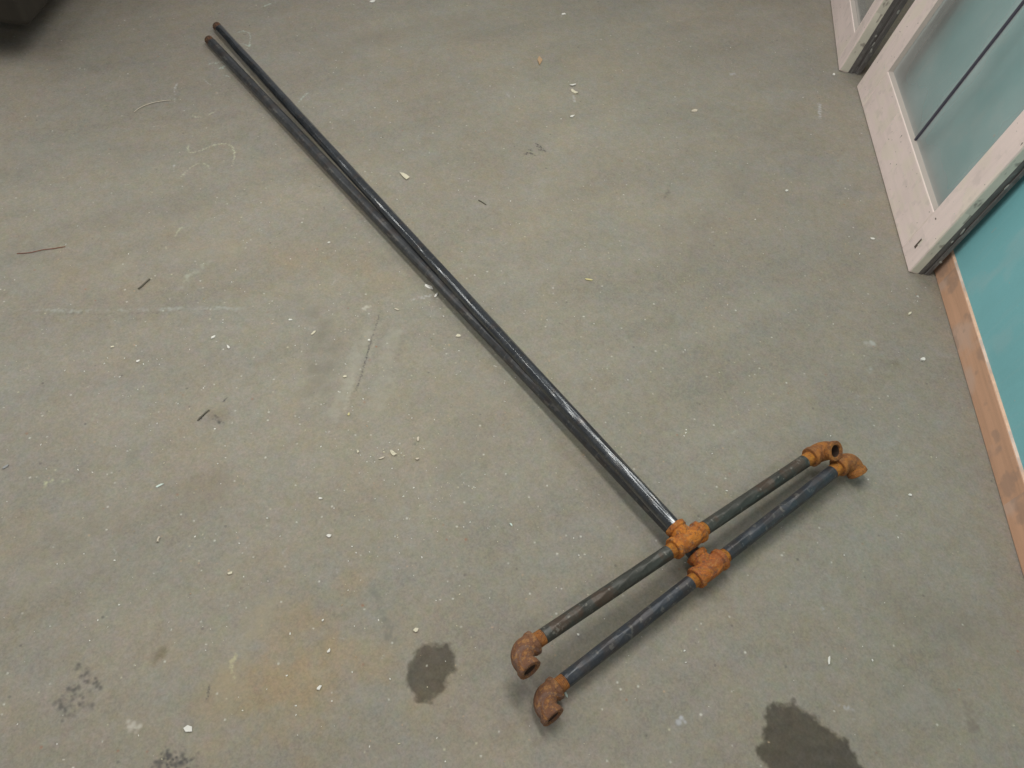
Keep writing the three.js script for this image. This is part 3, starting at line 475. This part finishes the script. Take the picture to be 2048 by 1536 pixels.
chip('paint_flake', 'cream oval flake among crumbs left of the dark scratch line', 'paint flake', [-0.4450, -1.1435], [-0.4366, -1.1580], 0.0075, CREAM, 0.002, 0.1, undefined, 7);
chip('paint_flake', 'white oval flake above the crumbs left of the scratch line', 'paint flake', [-0.5025, -1.1795], [-0.4944, -1.1824], 0.0063, WHITE, 0.002, 0.1, undefined, 7);
chip('paint_flake', 'white flake at the side of the dark scratch line', 'paint flake', [-0.3218, -1.1478], [-0.3166, -1.1544], 0.0075, WHITE, 0.002, 0.1, undefined, 6);
chip('paint_flake', 'cream oblong flake near the lower end of the scratch line', 'paint flake', [-0.3537, -1.0423], [-0.3441, -1.0465], 0.0060, CREAM, 0.002, 0.1, undefined, 6);
chip('paint_flake', 'white oval flake farther up, left of the pipe middle', 'paint flake', [-0.4775, -1.4332], [-0.4691, -1.4383], 0.0068, WHITE, 0.002, 0.1, undefined, 6);
chip('paint_flake', 'white oblong flake left of the wood shavings patch, on bare floor', 'paint flake', [-0.3340, -0.7537], [-0.3255, -0.7538], 0.0054, WHITE, 0.002, 0.1, undefined, 6);
chip('paint_flake', 'bright white flake straight below the oblong one, centre left', 'paint flake', [-0.3003, -0.6788], [-0.2919, -0.6820], 0.0084, WHITE, 0.002, 0.1, undefined, 6);
chip('paint_flake', 'bright white leaf shaped flake on the orange stained floor', 'paint flake', [-0.2524, -0.4077], [-0.2454, -0.4157], 0.0065, WHITE, 0.002, 0.15, undefined, 6);
chip('paint_flake', 'white narrow flake at the top of the orange stain', 'paint flake', [-0.2489, -0.4689], [-0.2468, -0.4776], 0.0048, WHITE, 0.002, 0.15, undefined, 6);
chip('paint_flake', 'small white flake highest on the orange stained patch', 'paint flake', [-0.2706, -0.5207], [-0.2683, -0.5254], 0.0039, WHITE, 0.002, 0.1, undefined, 6);
chip('paint_flake', 'square cream flake left of the wood shavings patch', 'paint flake', [-0.2853, -0.8655], [-0.2796, -0.8663], 0.0079, CREAM, 0.002, 0.1, undefined, 4);
chip('wood_shaving', 'biggest curled cream shaving in the shavings patch', 'shaving', [-0.2219, -0.8737], [-0.2072, -0.8688], 0.0090, CREAM, 0.002, 0.5, undefined, 7);
chip('wood_shaving', 'tan narrow shaving at the front of the shavings patch', 'shaving', [-0.2399, -0.8546], [-0.2293, -0.8609], 0.0045, PALE, 0.0015, 0.2, undefined, 6);
chip('wood_shaving', 'tan upright shaving right of the shavings patch, the farther one', 'shaving', [-0.1725, -0.9205], [-0.1720, -0.9061], 0.0069, PALE, 0.0015, 0.2, undefined, 6);
chip('wood_shaving', 'pink bent shaving right of the shavings patch, the nearer one', 'shaving', [-0.1698, -0.8637], [-0.1627, -0.8683], 0.0067, PALE, 0.002, 0.5, undefined, 6);
chip('wood_shaving', 'yellowish sliver at the end of the faint scuff in mid floor', 'shaving', [-0.3199, -0.9464], [-0.3188, -0.9554], 0.0046, YELLOW, 0.0015, 0.2, undefined, 6);
chip('wood_splinter', 'small tan splinter near the head of the scratch line', 'splinter', [-0.2835, -1.2528], [-0.2701, -1.2474], 0.0052, PALE, 0.0018, 0.05, undefined, 6);
chip('paint_flake', 'tan and white flake on the right far floor near the sashes', 'paint flake', [0.4201, -2.1618], [0.4430, -2.1793], 0.0118, PALE, 0.0018, 0.25, undefined, 6);
chip('paint_flake', 'white oblong flake on the floor left of the nearer sash', 'paint flake', [0.6615, -1.8463], [0.6758, -1.8533], 0.0077, WHITE, 0.002, 0.1, undefined, 7);
chip('paint_flake', 'white flake at the top of the floor right of the middle', 'paint flake', [0.0110, -2.6254], [0.0269, -2.6357], 0.0113, WHITE, 0.002, 0.1, undefined, 7);
chip('paint_flake', 'white oval flake beside the bent paint curl', 'paint flake', [0.0708, -2.0631], [0.0831, -2.0755], 0.0082, WHITE, 0.002, 0.1, undefined, 7);
chip('paint_sliver', 'pale green sliver lying alone on the lower left floor', 'paint sliver', [-0.6363, -0.7323], [-0.6210, -0.7443], 0.0053, MINT, 0.0015, 0.05, undefined, 6);
chip('wood_sliver', 'grey sliver at the left edge of the floor', 'wood sliver', [-0.9198, -0.7329], [-0.9090, -0.7455], 0.0064, GREY, 0.002, 0.05, undefined, 6);
chip('paint_flake', 'cream chip at the left of the lower floor, pale and squarish', 'paint flake', [-0.4516, -0.5830], [-0.4440, -0.5897], 0.0070, CREAM, 0.002, 0.15, undefined, 5);
chip('paint_flake', 'mint flake on the floor left of the upper frame arm', 'paint flake', [0.0282, -0.7521], [0.0336, -0.7444], 0.0054, MINT, 0.0015, 0.1, undefined, 5);
chip('paint_flake', 'white flake on the floor between the two near arms', 'paint flake', [0.1641, -0.5512], [0.1683, -0.5552], 0.0059, WHITE, 0.002, 0.1, undefined, 6);
chip('paint_flake', 'white flake on the lower right floor below the far elbows', 'paint flake', [0.8105, -0.9238], [0.8219, -0.9254], 0.0057, WHITE, 0.002, 0.1, undefined, 6);
chip('paint_flake', 'white flake above the sash corner, touching the farther sash end', 'paint flake', [0.8801, -2.4659], [0.8911, -2.4655], 0.0127, WHITE, 0.002, 0.1, undefined, 7);
chip('paint_flake', 'white oval flake near the bottom corner of the nearer sash', 'paint flake', [0.8685, -1.6964], [0.8799, -1.6946], 0.0074, WHITE, 0.002, 0.1, undefined, 6);
chip('paint_flake', 'pale oblong flake on the left floor above the white dot', 'paint flake', [-0.8412, -1.0446], [-0.8349, -1.0498], 0.0048, CREAM, 0.002, 0.1, undefined, 6);
chip('paint_flake', 'yellow cream flake right beside the salmon frame corner', 'paint flake', [0.9127, -1.4307], [0.9238, -1.4440], 0.0068, CREAM, 0.002, 0.1, undefined, 6);
fibre('straw', 'long thin pale straw on the floor left of the far pipe ends', 'straw', [[-1.095,-1.841], [-1.088,-1.858], [-1.068,-1.884], [-1.044,-1.901], [-1.021,-1.913]], .0009, PALE, .002);
fibre('wire', 'thin rusty red wire bit at the left edge of the floor', 'wire', [[-1.147,-1.277], [-1.119,-1.285], [-1.098,-1.297], [-1.076,-1.306], [-1.054,-1.317]], .0008, RED, .001);
fibre('twig', 'short dark twig lying alone on the floor left of the pipes', 'twig', [[-0.847,-1.216], [-0.842,-1.227], [-0.838,-1.239], [-0.834,-1.249]], .0019, DARK);
fibre('twig', 'thin dark twig beside a pale smudge on the left floor', 'twig', [[-0.607,-0.892], [-0.601,-0.906], [-0.593,-0.920]], .0014, DARK);
fibre('twig', 'tiny forked dark twig on the floor right of the pipes', 'twig', [[-0.142,-1.656], [-0.132,-1.650], [-0.121,-1.642]], .0014, DARK);
fibre('curled_shaving', 'tiny curled brownish shaving on the lower left floor', 'shaving', [[-0.590,-0.627], [-0.591,-0.632], [-0.590,-0.637]], .002, PALE);

// crumbs too many and too small to count
{
  const spots = [[-0.909,-1.319,0.0040,0],[-0.875,-1.473,0.0032,0],[-0.671,-1.409,0.0032,0],[-0.660,-1.402,0.0035,0],[-0.659,-1.311,0.0038,0],[-0.656,-1.272,0.0032,0],[-0.638,-1.150,0.0032,0],[-0.682,-1.066,0.0032,0],[-0.760,-1.013,0.0035,0],[-0.738,-1.030,0.0032,0],[-0.803,-1.022,0.0043,0],[-0.838,-1.047,0.0032,0],[-0.836,-1.017,0.0035,0],[-0.837,-1.002,0.0038,0],[-0.906,-0.973,0.0040,0],[-0.868,-0.977,0.0038,0],[-0.804,-0.972,0.0032,0],[-0.794,-0.974,0.0038,0],[-0.747,-0.948,0.0038,0],[-0.622,-0.972,0.0038,0],[-0.658,-0.926,0.0035,0],[-0.681,-0.874,0.0043,0],[-0.694,-0.868,0.0035,0],[-0.875,-0.795,0.0043,0],[-0.568,-0.878,0.0043,0],[-0.537,-0.842,0.0035,0],[-0.528,-0.816,0.0032,0],[-0.538,-0.801,0.0035,0],[-0.713,-0.804,0.0038,0],[-0.758,-0.750,0.0032,0],[-0.785,-0.751,0.0043,0],[-0.519,-0.759,0.0035,0],[-0.650,-0.584,0.0040,0],[-0.530,-0.647,0.0043,0],[-0.449,-0.644,0.0043,0],[-0.612,-0.507,0.0040,0],[-0.636,-0.477,0.0032,0],[-0.635,-0.442,0.0035,0],[-0.446,-0.449,0.0038,0],[-0.359,-0.363,0.0040,0],[-0.504,-0.308,0.0032,0],[-0.619,-0.282,0.0032,0],[-0.423,-0.583,0.0035,0],[-0.270,-0.523,0.0032,0],[-0.202,-0.443,0.0040,0],[-0.139,-0.440,0.0043,0],[-0.177,-0.536,0.0043,0],[-0.279,-0.380,0.0040,0],[-0.275,-0.366,0.0038,0],[-0.331,-0.400,0.0032,0],[-0.318,-0.494,0.0043,0],[-0.305,-0.425,0.0043,0],[-0.031,-0.325,0.0035,0],[-0.151,-0.333,0.0032,0],[-0.224,-0.394,0.0038,0],[-0.085,-0.583,0.0032,0],[-0.215,-0.520,0.0038,0],[-0.353,-1.005,0.0040,0],[-0.317,-0.971,0.0032,0],[-0.276,-0.859,0.0032,0],[-0.226,-0.896,0.0035,0],[-0.206,-0.882,0.0043,0],[-0.199,-0.875,0.0032,0],[-0.157,-0.892,0.0032,0],[-0.193,-0.961,0.0038,0],[-0.210,-0.838,0.0043,0],[-0.261,-0.846,0.0032,0],[-0.246,-0.848,0.0032,0],[-0.356,-0.867,0.0035,0],[-0.354,-0.902,0.0043,0],[-0.300,-0.737,0.0038,0],[-0.415,-0.700,0.0043,0],[-0.251,-0.636,0.0035,0],[-0.251,-0.665,0.0038,0],[-0.199,-0.804,0.0032,0],[-0.162,-0.801,0.0038,0],[-0.178,-0.780,0.0040,0],[-0.149,-0.780,0.0032,0],[-0.147,-0.964,0.0040,0],[-0.031,-0.850,0.0032,0],[-0.178,-0.695,0.0038,0],[-0.123,-0.661,0.0040,0],[-0.241,-0.654,0.0038,0],[-0.299,-0.993,0.0043,0],[-0.046,-0.743,0.0032,0],[-0.011,-1.032,0.0038,0],[0.397,-2.548,0.0040,0],[0.564,-2.553,0.0038,0],[0.265,-2.448,0.0040,0],[0.254,-2.139,0.0035,0],[0.046,-2.051,0.0040,0],[0.328,-2.083,0.0032,0],[0.376,-2.232,0.0038,0],[0.770,-2.315,0.0038,0],[0.770,-2.126,0.0035,0],[0.571,-1.950,0.0035,0],[0.572,-1.715,0.0038,0],[-0.061,-1.669,0.0040,0],[0.218,-2.338,0.0035,0],[-0.095,-2.130,0.0032,0],[0.647,-2.428,0.0032,0],[-0.668,-1.546,0.0038,0],[-0.548,-1.367,0.0035,0],[-0.292,-1.369,0.0032,0],[-0.424,-1.223,0.0038,0],[-0.476,-1.166,0.0032,0],[-0.462,-1.163,0.0035,0],[-0.470,-1.112,0.0032,0],[-0.445,-1.118,0.0032,0],[-0.349,-1.044,0.0032,0],[-0.123,-1.153,0.0038,0],[-0.354,-1.078,0.0043,0],[-0.392,-1.141,0.0040,0],[-0.344,-1.621,0.0032,0],[-0.171,-1.247,0.0040,0],[-0.460,-2.319,0.0035,0],[-0.625,-2.250,0.0040,0],[-0.419,-2.038,0.0043,0],[-0.475,-1.994,0.0040,0],[-0.432,-1.864,0.0043,0],[-0.365,-1.822,0.0038,0],[0.869,-1.846,0.0040,0],[0.837,-1.850,0.0032,0],[0.874,-1.695,0.0038,0],[0.813,-1.692,0.0040,0],[0.831,-1.631,0.0038,0],[0.889,-1.508,0.0032,0],[0.951,-1.502,0.0043,0],[0.948,-1.485,0.0043,0],[0.773,-0.824,0.0038,0],[0.674,-1.047,0.0040,0],[0.445,-0.881,0.0043,0],[0.420,-0.965,0.0038,0],[0.368,-1.009,0.0038,0],[0.369,-1.017,0.0043,0],[0.364,-1.001,0.0038,0],[0.661,-0.771,0.0035,0],[0.352,-0.528,0.0043,0],[0.350,-0.548,0.0043,0],[0.202,-0.705,0.0035,0],[0.160,-0.703,0.0043,0],[-0.640,-1.158,0.0038,0],[0.715,-1.518,0.0032,0],[0.634,-1.686,0.0032,0],[0.246,-1.130,0.0032,0],[0.374,-1.236,0.0032,0],[0.284,-1.313,0.0032,0],[0.331,-1.384,0.0032,0],[0.479,-1.393,0.0032,0],[-0.700,-1.211,0.0043,2],[-0.760,-1.888,0.0040,1],[-0.187,-1.176,0.0043,2],[-0.245,-0.495,0.0034,1],[-0.244,-0.554,0.0037,2],[-0.278,-0.929,0.0046,2],[-0.235,-0.879,0.0037,1],[-0.232,-0.872,0.0043,1],[-0.106,-0.343,0.0046,1],[0.323,-1.896,0.0037,1]];
  const R = rng(99), base = flakeGeo(1, .8, .32, 3, .1, 6), tmp = new THREE.Object3D(), list = [];
  for (const [x, z, s, k] of spots) list.push([x, z, s, k, 1]);
  for (let i = 0; i < 620; i++) { const a = R() * 6.28, q = Math.sqrt(-2 * Math.log(1 - R() * .96)); const x = -.30 + Math.cos(a) * q * .48, z = -1.0 + Math.sin(a) * q * .45; if (z > -.15) continue; list.push([x, z, .0014 + .0022 * R() * R(), R() < .6 ? 0 : R() < .6 ? 1 : 2, 0]); }
  for (let i = 0; i < 260; i++) list.push([-1.4 + 2.3 * R(), -3.0 + 2.7 * R(), .0014 + .0022 * R() * R(), R() < .6 ? 0 : 1, 0]);
  for (let i = 0; i < 60; i++) list.push([-.15 + .32 * (R() - .5), -.78 + .22 * (R() - .5), .0015 + .003 * R() * R(), R() < .4 ? 0 : 1, 0]);
  const im = new THREE.InstancedMesh(base, new THREE.MeshStandardMaterial({ color: 0xffffff, roughness: .85 }), list.length), cols = [[.74, .74, .69], [.62, .58, .42], [.42, .30, .19], [.58, .70, .62]];
  list.forEach(([x, z, s, k], i) => { tmp.position.set(x, .0003, z); tmp.rotation.set(0, R() * 6.28, 0); tmp.scale.set(s * (.9 + .9 * R()), s * (.5 + .6 * R()), s * (.6 + .5 * R())); tmp.updateMatrix(); im.setMatrixAt(i, tmp.matrix); const v = .8 + .3 * R(); im.setColorAt(i, new THREE.Color().setRGB(...cols[k].map((q) => Math.min(.85, q * v)))); });
  im.name = 'paint_crumbs'; im.userData.kind = 'stuff'; im.castShadow = im.receiveShadow = true; tag(im, 'white and cream paint crumbs scattered over the concrete floor', 'debris'); scene.add(im);
}
renderer.render(scene, camera);
